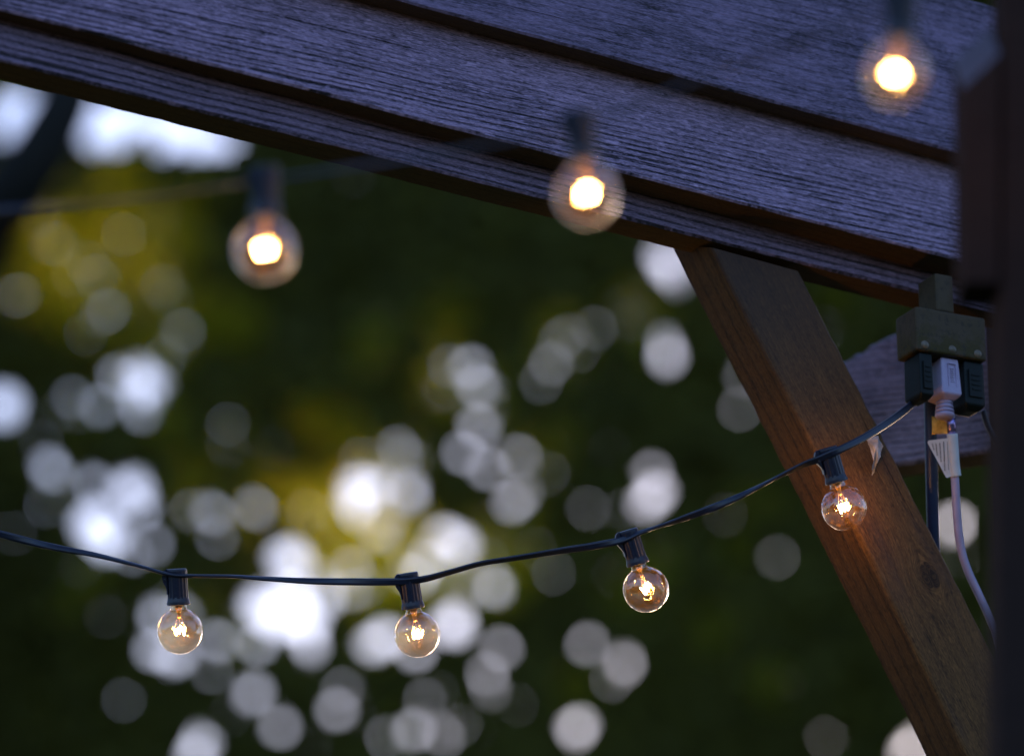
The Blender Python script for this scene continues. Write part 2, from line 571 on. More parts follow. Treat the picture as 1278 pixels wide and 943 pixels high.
pst, PA = post_part()
pst['label'] = 'dark vertical post close to the viewer'
bm = bmesh.new()
dF, dB = PA.y - 0.004, PA.y + 0.041
cF = [Py(1202, 352, dF), Py(1246, 352, dF), Py(1248, 68, dF), Py(1201, 112, dF)]
cB = [Vector((c.x, dB, c.z)) for c in cF]
cB[2].z = Py(1246, 34, dB).z
cB[3].z = Py(1196, 78, dB).z
vv = [bm.verts.new(c) for c in (cF[0], cF[1], cB[1], cB[0], cF[3], cF[2], cB[2], cB[3])]
for q in ((3, 2, 1, 0), (4, 5, 6, 7), (0, 1, 5, 4), (1, 2, 6, 5), (2, 3, 7, 6), (3, 0, 4, 7)):
    f = bm.faces.new([vv[i] for i in q])
    f.material_index = 1 if q == (4, 5, 6, 7) else 0
bmesh.ops.recalc_face_normals(bm, faces=bm.faces)
cl = wmesh('cleat', bm, [m_post, m_cut], pergola)
cl['label'] = 'short dark cleat with a pale sloping cut top, fixed to the post'

# far post the brace runs into, hidden behind the near one
bm = bmesh.new()
A = plane_hit(1262, 700)
box(bm, A.x, A.x + 0.09, A.y + 0.01, A.y + 0.10, 0.0, (OB + XB * xr).z + 0.05, 0.003)
fp = wmesh('post', bm, m_post, pergola)

# ------------------------------------------------------------------ bulbs and sockets
SOCK_H = 0.0315
R_G = 0.0202


def socket_bm():
    """cord socket; local origin at the flared bottom rim, z up"""
    bm = bmesh.new()

    def sq(x, y, r, z, a):
        rib = 1.0 + (0.022 * (1 if (int(a / (2 * math.pi) * 28) % 2) else -1) if (0.006 < z < 0.026 and r > 0.006) else 0)
        return x * rib, y * 0.92 * rib

    prof = [(0.0, 0.0015), (0.0078, 0.0012), (0.0098, 0.0), (0.0103, 0.0006), (0.0100, 0.0030), (0.0092, 0.0058), (0.0090, 0.0070),
            (0.0089, 0.0150), (0.0089, 0.0250), (0.0089, 0.0300), (0.0086, 0.0312), (0.0080, 0.0316), (0.0, 0.0316)]
    lathe(bm, prof, 56, None, sq)
    return bm


def clip_bm():
    """the ear of the socket that closes over the cord, on the left"""
    bm = bmesh.new()
    pts = [(-0.0085, 0.0095), (-0.0094, 0.0098), (-0.0093, 0.0135), (-0.0102, 0.0165), (-0.0122, 0.0205), (-0.0130, 0.0245), (-0.0126, 0.0280),
           (-0.0112, 0.0306), (-0.0090, 0.0318), (-0.0080, 0.0318)]
    t = 0.0048
    va = [bm.verts.new((x, -t, z)) for x, z in pts]
    vb = [bm.verts.new((x, t, z)) for x, z in pts]
    bm.faces.new(va); bm.faces.new(list(reversed(vb)))
    n = len(pts)
    for i in range(n):
        j = (i + 1) % n
        bm.faces.new((va[j], va[i], vb[i], vb[j]))
    bmesh.ops.recalc_face_normals(bm, faces=bm.faces)
    bmesh.ops.bevel(bm, geom=[e for e in bm.edges if abs(e.verts[0].co.y - e.verts[1].co.y) < 1e-6], offset=0.0009, segments=2, affect='EDGES')
    bmesh.ops.create_uvsphere(bm, u_segments=10, v_segments=6, radius=0.0011, matrix=Matrix.Translation((-0.0103, -0.0050, 0.0225)))
    return bm


def globe_bm():
    bm = bmesh.new()
    cz = -0.0228
    prof = [(0.0066, 0.0010), (0.0067, -0.0012), (0.0072, -0.0030)]
    n = 44
    a0 = math.radians(62)
    for i in range(5):   # blend neck to globe
        t = (i + 1) / 6
        r_end, z_end = R_G * math.cos(a0), cz + R_G * math.sin(a0)
        h = lambda p0, p1, p2, p3: (1 - t) ** 3 * p0 + 3 * (1 - t) ** 2 * t * p1 + 3 * (1 - t) * t * t * p2 + t ** 3 * p3
        prof.append((h(0.0072, 0.0075, r_end - 0.0022, r_end), h(-0.0030, -0.0046, z_end + 0.0011, z_end)))
    for i in range(n + 1):
        a = a0 - (a0 + math.pi / 2) * i / n
        r = R_G * math.cos(a)
        prof.append((max(r, 0) if i < n else 0.0, cz + R_G * math.sin(a)))
    lathe(bm, prof, 72)
    return bm


def stem_bm():
    bm = bmesh.new()
    lathe(bm, [(0, 0.0), (0.0034, 0.0), (0.0030, -0.003), (0.0018, -0.006), (0.0012, -0.0085), (0.0019, -0.0100), (0.0010, -0.0115), (0, -0.012)], 20)
    return bm


def leads_bm():
    bm = bmesh.new()
    for sx in (-1, 1):
        tube(bm, catmull([(sx * 0.0016, 0, -0.008), (sx * 0.002, 0.0004, -0.012), (sx * 0.0046, 0, -0.0200)], 6), 0.00028, 6)
    tube(bm, catmull([(0, 0, -0.012), (0.0003, 0, -0.015), (0, 0, -0.0182)], 5), 0.00025, 6)
    return bm


def filament_bm(seed):
    r = random.Random(seed)
    bm = bmesh.new()
    zz_ = [-0.0200, -0.0262, -0.0190, -0.0258, -0.0185, -0.0264, -0.0196]
    pts = []
    for i, z in enumerate(zz_):
        a = -1 + 2 * i / (len(zz_) - 1)
        pts.append((a * 0.0047 + r.uniform(-.0004, .0004), 0.0026 * math.cos(a * 2.6) * (1 if i % 2 else -1), z + r.uniform(-.0009, .0009)))
    pp = catmull(pts, 7)
    tube(bm, pp, 0.00062, 7)
    return bm


protos = {}


def make_bulb(label, group):
    root = empty('light_bulb')
    tag(root, label, 'light bulb', group)
    gl = obj('glass_globe', globe_bm(), m_glass, root, None, True)
    st = obj('glass_stem', stem_bm(), m_stem, root, None, True)
    obj('lead_wires', leads_bm(), m_wire, st, None, True)
    obj('filament', filament_bm(3), m_fil, root, None, True)
    return root


def copy_tree(o, parent=None):
    c = o.copy(); COL.objects.link(c); c.parent = parent
    for ch in list(o.children): copy_tree(ch, c)
    return c


def hang_matrix(top, bottom, d, spin):
    """frame whose z runs from bulb up through the socket, placed at the socket's rim"""
    t, b = P(*top, d), P(*bottom, d)
    z = (t - b).normalized()
    y = Vector((0, 1, 0)); x = y.cross(z).normalized(); y = z.cross(x)
    m = frame(b, x, y, z)
    return m @ Matrix.Rotation(spin, 4, 'Z')


def cord_section(a):
    # two insulated wires side by side: a figure of eight outline
    c, s = math.cos(a), math.sin(a)
    r = 1.0 - 0.0 * c
    return (c * 1.0 + 0.0, s * (0.50 + 0.10 * abs(c) ** 1.5 * 1.2 - 0.12 * math.exp(-(c / 0.22) ** 2)))


LG = 'bulbs on the sharp lower string'
UG = 'bulbs on the blurred upper string'
low = [  # socket top px, socket rim px, spin, label
    ((220.5, 710), (222.8, 754.5), 0.15, 'lit clear globe bulb nearest the left end of the lower string, hanging straight down'),
    ((509.5, 717.5), (515.8, 759), -0.3, 'lit clear globe bulb in the middle of the lower string, second from the left'),
    ((784.5, 665), (796.5, 704), 0.9, 'lit clear globe bulb just left of the brace on the rising lower string'),
    ((1033, 562), (1044.5, 602), -0.2, 'lit clear globe bulb in front of the brown slanting brace'),
]
string1 = empty('string_light_cord', P(0, 665, FOCUS))
tag(string1, 'sharp navy cord of the lower string with four sockets, ending in the left plug', 'string light cord')
string2 = empty('string_light_cord', P(0, 260, 2.6))
tag(string2, 'blurred dark cord of the upper string with three sockets, crossing before the boards', 'string light cord')

bulb0 = None
sock_me = {}


def add_socket(parent, m):
    if not sock_me:
        bms = socket_bm(); s = obj('socket', bms, m_socket, parent, m)
        for p in s.data.polygons: p.use_smooth = False
        c = obj('clip', clip_bm(), m_socket, s)
        sock_me['s'] = s
        return s
    s = sock_me['s'].copy(); COL.objects.link(s)
    s.parent = parent
    s.matrix_local = world_of(parent).inverted() @ m
    c = sock_me['s'].children[0].copy(); COL.objects.link(c); c.parent = s
    return s


def hang(top, rim, d, spin, label, group, parent):
    global bulb0
    m0 = hang_matrix(top, rim, d, 0)
    add_socket(parent, m0)
    mb = m0 @ Matrix.Rotation(spin, 4, 'Z')
    if bulb0 is None:
        bulb0 = make_bulb(label, group); b = bulb0
    else:
        b = copy_tree(bulb0)
    b['label'] = label; b['group'] = group
    b.matrix_world = mb
    # each bulb's filament is bent a little differently
    if b is not bulb0:
        for ch in b.children:
            if ch.name.startswith('filament'):
                bmf = filament_bm(len(bpy.data.objects))
                me = bpy.data.meshes.new('filament'); bmf.to_mesh(me); bmf.free(); me.materials.append(m_fil)
                ch.data = me


for top, rim, spin, lab in low:
    hang(top, rim, FOCUS - (0.015 if top[0] > 1000 else 0), spin, lab, LG, string1)

up = [
    ((331, 219), (331, 268), 2.50, 0.2, 'blurred lit bulb at the left, hanging before the dark trees'),
    ((724, 152), (728, 198), 2.46, -0.2, 'blurred lit bulb in the middle, hanging before the lowest two boards'),
    ((1127, -4), (1122, 47), 2.38, 0.4, 'blurred lit bulb at the upper right, hanging before the topmost board'),
]
for top, rim, d, spin, lab in up:
    hang(top, rim, d, spin, lab, UG, string2)

# lower cord
lowpts = [(-120, 640), (-40, 656), (0, 666), (60, 681), (120, 692.5), (170, 705), (212, 717), (240, 718.5), (290, 719), (335, 722), (380, 724.5), (430, 725.5), (498, 725.5),
          (530, 722), (560, 714), (600, 703), (650, 695), (700, 687), (740, 681), (775, 674), (800, 664), (840, 651), (880, 637), (920, 620.5), (960, 600.5), (1000, 581),
          (1024, 572), (1046, 562), (1078, 546), (1110, 526), (1136, 506), (1143, 497)]
cp = []
DTAP0 = 3.42
for i, (x, y) in enumerate(lowpts):
    d = FOCUS
    if x > 900: d = FOCUS - 0.015 * min(1, (x - 900) / 130)
    if x > 1060: d = FOCUS - 0.015 + (DTAP0 + 0.01 - FOCUS + 0.015) * min(1, (x - 1060) / 76.0)
    for (t, r, s, l) in low:
        if abs(x - t[0]) < 24: d -= 0.0045
    cp.append(P(x, y, d - 0.002))
path = catmull(cp, 10)
bm = bmesh.new()
tube(bm, path, 0.0033, 16, cord_section, lambda t: 0.9 + 2.4 * math.sin(t * 9.0) + 2.2 * t * 3)
wmesh('cord', bm, m_cord, string1, True)

# upper cord, two loosely twisted wires
upts = [(-140, 268, 2.66), (-40, 263, 2.62), (0, 261, 2.6), (80, 256, 2.58), (150, 249, 2.56), (230, 239, 2.53), (318, 226, 2.50), (345, 223, 2.50), (430, 210, 2.5), (560, 190, 2.49), (660, 172, 2.47),
        (715, 160, 2.462), (740, 152, 2.46), (800, 128, 2.45), (880, 96, 2.44), (960, 66, 2.42), (1040, 36, 2.40), (1118, 2, 2.38), (1140, -8, 2.375), (1220, -50, 2.36), (1330, -110, 2.34)]
up_path = catmull([P(*u) for u in upts], 10)
bm = bmesh.new()
tube(bm, up_path, lambda t: 0.0024 - 0.0008 * min(1, t * 2.2), 12, cord_section, lambda t: 1.2 + 2.0 * math.sin(t * 8.0) + 6 * t)
wmesh('cord', bm, m_cord, string2, True)

# ------------------------------------------------------------------ power tap, plugs, cords
XT = Vector((XB.x, XB.y, 0)).normalized()
ZT = Vector((0, 0, 1))
DTAP = 3.42
OT = P(1144.5, 435.5, DTAP)
MT = frame(OT, XT, BACK, ZT)            # x right, y away, z up; origin front left bottom corner of tap body

tap = empty('power_tap', mat=MT)
tag(tap, 'mossy beige T-shaped three outlet tap hanging under the boards beside the post', 'power outlet')
bm = bmesh.new(); box(bm, 0, 0.0735, 0, 0.036, 0, 0.0415, 0.003, 3)
obj('tap_body', bm, m_tap, tap)
bm = bmesh.new(); box(bm, 0.0235, 0.0425, 0.003, 0.033, 0.0422, 0.078, 0.0018, 2)
obj('tap_neck', bm, m_tap, tap)
for sx in (0.0085, 0.037, 0.0635):
    bm = bmesh.new()
    bmesh.ops.create_uvsphere(bm, u_segments=16, v_segments=10, radius=0.0042, matrix=Matrix.Translation((sx, 0.0008, 0.0058)) @ Matrix.Diagonal((1, 0.6, 0.9, 1)))
    obj('rivet', bm, m_screw, tap, None, True)


def TP(px, py, d):      # pixel -> tap frame
    return MT.inverted() @ P(px, py, d)


# supply cable of the tap, fat blue, going down behind the plugs
bm = bmesh.new()
pts = [P(px, py, DTAP + dd) for px, py, dd in ((1160, 470, .036), (1161, 520, .036), (1162.5, 580, .036), (1164, 640, .037), (1166, 690, .038), (1172, 760, .04), (1190, 850, .05), (1230, 980, .06))]
tube(bm, catmull(pts, 8), 0.0056, 20)
wmesh('supply_cable', bm, m_blue, tap, True)


def plug_bm(w, dep, h, top=0.86, bev=0.0022, grip=True):
    """local: x 0..w, y 0..dep away, z 0 down to -h"""
    bm = bmesh.new()
    vs = []
    for z, s in ((-h, 1.0), (0, top)):
        for x, y in ((0, 0), (w, 0), (w, dep), (0, dep)):
            vs.append(bm.verts.new((w / 2 + (x - w / 2) * s, dep / 2 + (y - dep / 2) * s, z)))
    # a chamfered shoulder underneath
    lo = [bm.verts.new((w / 2 + (x - w / 2) * 0.55, dep / 2 + (y - dep / 2) * 0.55, -h - 0.0042)) for x, y in ((0, 0), (w, 0), (w, dep), (0, dep))]
    for q in ((4, 5, 6, 7), (0, 1, 5, 4), (1, 2, 6, 5), (2, 3, 7, 6), (3, 0, 4, 7)):
        bm.faces.new([vs[i] for i in q])
    for i in range(4):
        j = (i + 1) % 4
        bm.faces.new((lo[i], lo[j], vs[j], vs[i]))
    bm.faces.new(list(reversed(lo)))
    bmesh.ops.recalc_face_normals(bm, faces=bm.faces)
    bmesh.ops.bevel(bm, geom=list(bm.edges), offset=bev, segments=3, affect='EDGES', profile=0.6)
    return bm


def ribs_bm(r, h, n=3):
    bm = bmesh.new()
    prof = [(0, 0), (r * 0.8, 0)]
    for i in range(n):
        z = -h * i / n
        prof += [(r * 0.80, z - h * 0.02), (r * (0.92 + 0.05 * i), z - h * 0.05), (r * (0.94 + 0.05 * i), z - h / n * 0.62), (r * 0.80, z - h / n * 0.70), (r * 0.80, z - h / n * 0.95)]
    prof += [(r * 1.05, -h * 1.0), (r * 1.08, -h * 1.12), (r * 0.95, -h * 1.3), (r * 0.5, -h * 1.42), (0, -h * 1.42)]
    lathe(bm, prof, 32)
    return bm


# white extension cord
ext = empty('extension_cord', P(1187, 450, DTAP))
tag(ext, 'white extension cord with its plug in the middle outlet and a printed tag on it', 'cord')
oP = TP(1181, 443, DTAP + .006)
Mw = MT @ Matrix.Translation((oP.x - 0.0002, 0.004, -0.0008))
wp = obj('plug', plug_bm(0.0208, 0.028, 0.0342, 0.86, 0.0018), m_white, ext, Mw)
# raised frame and marks on its faces
bm = bmesh.new()
fx0, fx1 = 0.0072, 0.0155
for (x0, x1, z0, z1) in ((fx0, fx1, -0.0052, -0.0058), (fx0, fx0 + 0.0005, -0.0275, -0.0058), (fx1 - 0.0005, fx1, -0.0275, -0.0058)):
    box(bm, x0, x1, 0.0000, 0.0012, min(z0, z1), max(z0, z1))
for i in range(7):
    zz_ = -0.0098 - i * 0.0021
    box(bm, fx0 + 0.0022 + 0.0004 * (i % 2), fx1 - 0.0024 - 0.0005 * ((i * 3) % 2), 0.0001, 0.0012, zz_ - 0.0006, zz_)
obj('embossed_marks', bm, m_white, wp)
orr = MT @ Matrix.Translation((oP.x + 0.0100, 0.004 + 0.014, -0.0385))
obj('strain_relief', ribs_bm(0.0082, 0.0115), m_white, wp, orr, True)
dW = (orr.translation - CAM).dot(FWD)
cpts = [P(1187, 518, dW), P(1187, 532, dW), P(1189, 560, dW), P(1192, 600, dW), P(1194.5, 645, dW), P(1199, 682, dW), P(1208, 712, dW), P(1222, 742, dW), P(1236, 772, dW), P(1246, 800, dW), P(1253, 850, dW), P(1256, 920, dW), P(1256, 1010, dW)]
bm = bmesh.new()
tube(bm, catmull(cpts, 10), lambda t: 0.0037 if t > 0.05 else 0.0034, 18)
wmesh('cable', bm, m_white, ext, True)
# foil sticker wrapped under the plug
bm = bmesh.new()
tube(bm, [P(1187, 521, dW), P(1187.2, 530, dW), P(1188, 542, dW)], 0.0040, 18)
wmesh('foil_sleeve', bm, m_holo, ext, True)


def quadpanel(pix, d, thick):
    bm = bmesh.new()
    a = [bm.verts.new(P(px, py, d + dd)) for px, py, dd in pix]
    b = [bm.verts.new(P(px, py, d + dd + thick)) for px, py, dd in pix]
    bm.faces.new(a); bm.faces.new(list(reversed(b)))
    n = len(a)
    for i in range(n):
        j = (i + 1) % n
        bm.faces.new((a[j], a[i], b[i], b[j]))
    bmesh.ops.recalc_face_normals(bm, faces=bm.faces)
    return bm


wmesh('foil_flag', quadpanel([(1163, 519, .006), (1172, 521, .003), (1184, 528, 0), (1184, 541, 0), (1174, 541, .003), (1163, 542, .006)], dW, 0.0003), m_brass, ext)
# warning tag: a sleeve round the cable and a flag pointing left
bm = bmesh.new()
tube(bm, catmull([P(1188.3, 541, dW), P(1189.5, 560, dW), P(1191, 580, dW), P(1193, 594, dW)], 6), 0.0050, 20)
tagsl = wmesh('warning_tag', bm, m_tagpaper, ext, True)
wmesh('tag_flag', quadpanel([(1157.5, 552, .004), (1159, 549.5, .004), (1186, 546, 0), (1188, 594, 0), (1182, 596, 0), (1180.5, 595, 0.0004)], dW - 0.003, 0.0004), m_tagpaper, tagsl)
bm = bmesh.new()
rr = random.Random(5)
for ci, (xa, ya, xb, yb_) in enumerate(((1163.5, 553.5, 1165.5, 561), (1168, 553, 1170, 570), (1172.8, 552.5, 1174.6, 577), (1177.6, 551, 1179.2, 587), (1182.2, 551, 1184, 588))):
    Lp = yb_ - ya; t = 0.0
    while t < Lp - 1.5:
        l = rr.uniform(0.9, 2.6)
        f0, f1 = t / Lp, min(1, (t + l) / Lp)
        q = []
        for (f, s) in ((f0, -0.75), (f0, 0.75), (f1, 0.75), (f1, -0.75)):
            px = xa + (xb - xa) * f + s * (0.9 if ci < 4 else 0.5); py = ya + (yb_ - ya) * f
            q.append(bm.verts.new(P(px, py, dW - 0.0034 + 0.004 * (1186 - px) / 28.0)))
        bm.faces.new(q)
        t += l + rr.uniform(0.4, 0.8)
wmesh('printed_lines', bm, m_print, tagsl)

# left green plug (end of the lower string)
oG = TP(1147, 437, DTAP + .005)
Mg = MT @ Matrix.Translation((oG.x, 0.003, -0.0008))
gp = obj('plug', plug_bm(0.0138, 0.029, 0.0390, 0.95, 0.0018), m_green, string1, Mg)
gp['label'] = 'dark green plug in the left outlet'
bm = bmesh.new(); box(bm, 0.003, 0.0115, -0.0016, 0.001, -0.034, -0.008, 0.0006)
for i in range(4): box(bm, 0.0045, 0.0100, -0.0024, -0.001, -0.014 - i * 0.0045, -0.0128 - i * 0.0045)
obj('grip_panel', bm, m_green, gp)
# right green plug
pw = empty('power_plug', mat=MT @ Matrix.Translation((0.0510, 0.004, -0.0010)))
tag(pw, 'dark green power plug in the right outlet, half hidden behind the post', 'plug')
obj('plug_body', plug_bm(0.0215, 0.028, 0.041, 0.95, 0.002), m_green, pw)
bm = bmesh.new(); box(bm, 0.004, 0.018, -0.0016, 0.001, -0.034, -0.008, 0.0006)
for i in range(4): box(bm, 0.0065, 0.0150, -0.0024, -0.001, -0.014 - i * 0.0045, -0.0128 - i * 0.0045)
obj('grip_panel', bm, m_green, pw)
dG = (pw.matrix_basis.translation - CAM).dot(FWD) + 0.02
bm = bmesh.new(); tube(bm, catmull([P(1227, 512, dG), P(1233, 530, dG), P(1246, 556, dG), P(1262, 600, dG), P(1275, 800, dG), P(1280, 980, dG)], 8), 0.0028, 12)
wmesh('cable', bm, m_cord, pw, True)

# papery husk stuck to the brace
bm = bmesh.new()
hp = [(1082, 549, 0), (1088, 544.5, -.003), (1096, 543, -.005), (1099, 552, -.002), (1101.5, 556, .0), (1099, 566, -.002), (1096, 576, -.004), (1092.5, 584, -.003), (1090.5, 592, 0), (1088, 594, 0),
      (1089.5, 585, -.002), (1091, 577, -.001), (1089.5, 568, 0), (1086, 559, .001)]
dH = (plane_hit(1092, 560) - CAM).dot(FWD) - 0.010
cen = bm.verts.new(P(1094, 560, dH - 0.006))
vs = [bm.verts.new(P(a, b, dH + c)) for a, b, c in hp]
for i in range(len(vs)):
    bm.faces.new((cen, vs[i], vs[(i + 1) % len(vs)]))
bmesh.ops.subdivide_edges(bm, edges=list(bm.edges), cuts=3, use_grid_fill=True)
for v in bm.verts:
    v.co += Vector((mnoise.noise(v.co * 300), mnoise.noise(v.co * 300 + Vector((9, 0, 0))), mnoise.noise(v.co * 300 + Vector((0, 9, 0))))) * 0.0012
ex = bmesh.ops.solidify(bm, geom=list(bm.faces), thickness=0.0003)
hk = obj('dry_husk', bm, m_petal)
tag(hk, 'pale papery dry husk stuck on the brace just under the cord', 'dry leaf')

# ------------------------------------------------------------------ trees in the garden behind, and two added light blockers
DT = 18.0


def leaf_mat(name, refl, trans, tw):
    k = N(name)
    geo = k.n('ShaderNodeNewGeometry')
    pos = geo.outputs['Position']
    n1 = k.noise(pos, 1.1, 3, 0.6)
    isl = geo.outputs['Random Per Island']
    v = k.math('ADD', k.math('MULTIPLY', n1, 0.6), k.math('MULTIPLY', isl, 0.5))
    c1 = k.mix(k.mapr(v, 0.3, 0.85), [q * 0.6 for q in refl], [min(1, q * 1.45) for q in refl])
    c2 = k.mix(k.mapr(v, 0.3, 0.85), [q * 0.75 for q in trans], [min(1, q * 1.2) for q in trans])
    d = k.n('ShaderNodeBsdfPrincipled', {'Base Color': c1, 'Roughness': 0.6, 'Specular IOR Level': 0.2})
    t = k.n('ShaderNodeBsdfTranslucent', {'Color': c2})
    m = k.n('ShaderNodeMixShader', {0: tw, 1: d.outputs[0], 2: t.outputs[0]})
    return k.finish(m.outputs[0])


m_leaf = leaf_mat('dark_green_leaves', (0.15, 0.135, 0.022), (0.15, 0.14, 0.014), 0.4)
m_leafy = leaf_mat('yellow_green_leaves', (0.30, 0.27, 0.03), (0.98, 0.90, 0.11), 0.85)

# gaps in the foliage (x, y in photo pixels, brightness as seen 0..1)
G = """435 736 .45;474 666 .45;621 730 .4;705 419 .3;595 479 .4;507 567 .42;435 704 .4;98 505 .3;3 506 .97;49 546 .5;62 580 .6;58 631 .35;20 665 .3;146 470 .72;180 478 .88;124 507 .55;176 509 .3;285 528 .35;115 604 .68;163 611 .88;
126 662 .97;119 651 .95;136 672 .9;176 638 .6;190 679 .5;268 641 .5;271 668 .45;316 631 .5;48 720 .25;129 736 .3;135 767 .35;154 872 .42;199 769 .75;193 810 .68;
219 817 .85;270 800 .6;264 836 .45;212 855 .25;251 926 .68;244 942 .7;309 871 .4;315 859 .5;289 891 .3;358 698 .88;348 769 1;364 746 1;329 756 1;380 775 .9;319 801 .8;387 804 .7;
406 746 .75;319 862 .5;350 905 .62;422 884 .68;429 859 .4;387 929 .35;464 804 .6;480 798 .62;567 778 .86;519 810 .75;573 679 .82;557 669 .75;
625 807 .6;609 839 .5;615 859 .35;515 910 .66;554 917 .55;531 871 .35;576 904 .3;480 920 .4;599 913 .2;522 720 .65;588 455 .45;600 532 .76;
578 564 .66;609 584 .66;633 574 .66;453 611 .92;446 625 .85;470 605 .85;510 611 .75;324 635 .5;640 625 .6;834 332 .82;849 350 .8;823 322 .75;744 408 .35;
832 444 .72;827 422 .35;784 455 .25;737 459 .3;881 581 .68;888 563 .35;924 509 .45;874 401 .35;820 614 .7;813 588 .5;805 628 .6;733 632 .3;650 617 .65;647 574 .6;870 455 .25;
676 477 .28;730 656 .45;720 643 .3;694 714 .4;766 718 .3;735 802 .52;779 828 .57;763 845 .4;719 908 .76;649 880 .25;887 744 .33;877 724 .2;662 767 .22;
1032 920 .35;972 695 .2;1143 926 .55;1133 939 .6;1191 653 .68;1200 690 .3;10 140 .9;30 130 .9;20 160 .85;8 165 .8;120 165 1;140 148 1;170 140 1;200 150 1;230 160 1;262 172 .95;240 182 .8;
205 178 .85;285 178 .8;150 165 .9;118 140 1;440 222 .3;165 690 .5;1030 410 .2;500 790 .4;540 700 .35;905 640 .2;930 470 .3;560 430 .2;340 560 .15;760 560 .18;700 520 .15"""
SKYV = 4.5
gaps = []
for q in G.replace('\n', '').split(';'):
    x, y, b = [float(v) for v in q.split()]
    lin = ((b + 0.055) / 1.055) ** 2.4
    r = 30 * math.sqrt(lin / SKYV) * (1.35 if b > 0.85 else 1.0)
    gaps.append((x, y, r))
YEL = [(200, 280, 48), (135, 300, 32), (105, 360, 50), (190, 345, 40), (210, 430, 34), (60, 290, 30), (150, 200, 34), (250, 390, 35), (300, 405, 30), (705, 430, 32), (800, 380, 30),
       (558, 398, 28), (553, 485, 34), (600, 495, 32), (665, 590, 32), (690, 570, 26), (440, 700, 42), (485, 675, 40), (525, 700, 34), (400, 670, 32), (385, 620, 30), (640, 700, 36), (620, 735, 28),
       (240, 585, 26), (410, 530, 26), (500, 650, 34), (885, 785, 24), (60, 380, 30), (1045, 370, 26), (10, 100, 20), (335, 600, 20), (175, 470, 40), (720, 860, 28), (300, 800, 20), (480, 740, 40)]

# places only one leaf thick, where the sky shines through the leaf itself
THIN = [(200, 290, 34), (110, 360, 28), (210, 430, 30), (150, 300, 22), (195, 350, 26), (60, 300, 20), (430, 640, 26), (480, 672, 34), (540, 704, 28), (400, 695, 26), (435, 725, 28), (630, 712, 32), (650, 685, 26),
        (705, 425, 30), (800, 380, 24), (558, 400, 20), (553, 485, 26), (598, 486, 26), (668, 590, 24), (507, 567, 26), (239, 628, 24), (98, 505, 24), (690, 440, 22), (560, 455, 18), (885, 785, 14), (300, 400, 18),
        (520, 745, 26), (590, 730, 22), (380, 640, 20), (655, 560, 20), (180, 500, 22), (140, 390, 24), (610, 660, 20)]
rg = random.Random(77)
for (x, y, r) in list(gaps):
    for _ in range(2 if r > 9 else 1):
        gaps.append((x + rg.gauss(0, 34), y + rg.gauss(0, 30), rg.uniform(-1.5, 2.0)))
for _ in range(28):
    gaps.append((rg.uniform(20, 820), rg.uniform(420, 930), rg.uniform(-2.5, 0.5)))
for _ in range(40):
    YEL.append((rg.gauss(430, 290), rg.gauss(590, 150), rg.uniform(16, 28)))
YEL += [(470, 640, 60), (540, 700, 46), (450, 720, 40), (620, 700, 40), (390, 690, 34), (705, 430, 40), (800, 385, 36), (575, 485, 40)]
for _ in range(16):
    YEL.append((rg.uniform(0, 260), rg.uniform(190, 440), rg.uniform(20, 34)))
# extra gaps beyond the part seen, so the crowns read the same all round
for i in range(260):
    x, y = rnd.uniform(-900, 2200), rnd.uniform(-500, 1500)
    if -40 < x < 1320 and -40 < y < 983: continue
    gaps.append((x, y, rnd.uniform(4, 16)))
gaps = np.array(gaps); YEL = np.array(YEL + THIN, float); THIN = np.array(THIN, float)

fw = np.array(FWD); upv = np.array(UPV)


def project(p):
    q = p - np.array(CAM)
    d = q @ fw
    return 639 + FPX * q[:, 0] / d, 471.5 - FPX * (q @ upv) / d


def make_leaves(cent, L, Wd, tilt):
    """rhombic folded leaves; cent (n,3); normals scattered round the horizontal y axis by tilt"""
    n = len(cent)
    nrm = np.stack([rng.normal(0, tilt, n), -np.ones(n), rng.normal(0, tilt, n) - 0.35], 1)
    nrm /= np.linalg.norm(nrm, axis=1)[:, None]
    a = rng.normal(0, 1, (n, 3)); a[:, 2] -= 0.6
    u = a - (a * nrm).sum(1)[:, None] * nrm
    u /= np.linalg.norm(u, axis=1)[:, None]
    v = np.cross(nrm, u)
    l = (L * rng.uniform(0.75, 1.25, n))[:, None]; w = (Wd * rng.uniform(0.75, 1.25, n))[:, None]
    fold = nrm * w * 0.18
    tip = cent + u * l * 0.55; base = cent - u * l * 0.45
    s1 = cent + v * w * 0.5 + fold - u * l * 0.05; s2 = cent - v * w * 0.5 + fold - u * l * 0.05
    s3 = cent + v * w * 0.36 + fold * .8 + u * l * 0.25; s4 = cent - v * w * 0.36 + fold * .8 + u * l * 0.25
    return np.stack([base, s1, s3, tip, s4, s2], 1)          # (n,6,3)


def min_gap(px, py, arr, margin):
    ok = np.ones(len(px), bool)
    for gx, gy, gr in arr:
        ok &= (px - gx) ** 2 + (py - gy) ** 2 > (gr + margin) ** 2
    return ok


def in_any(px, py, arr):
    m = np.zeros(len(px), bool)
    for gx, gy, gr in arr:
        m |= (px - gx) ** 2 + (py - gy) ** 2 < gr ** 2
    return m


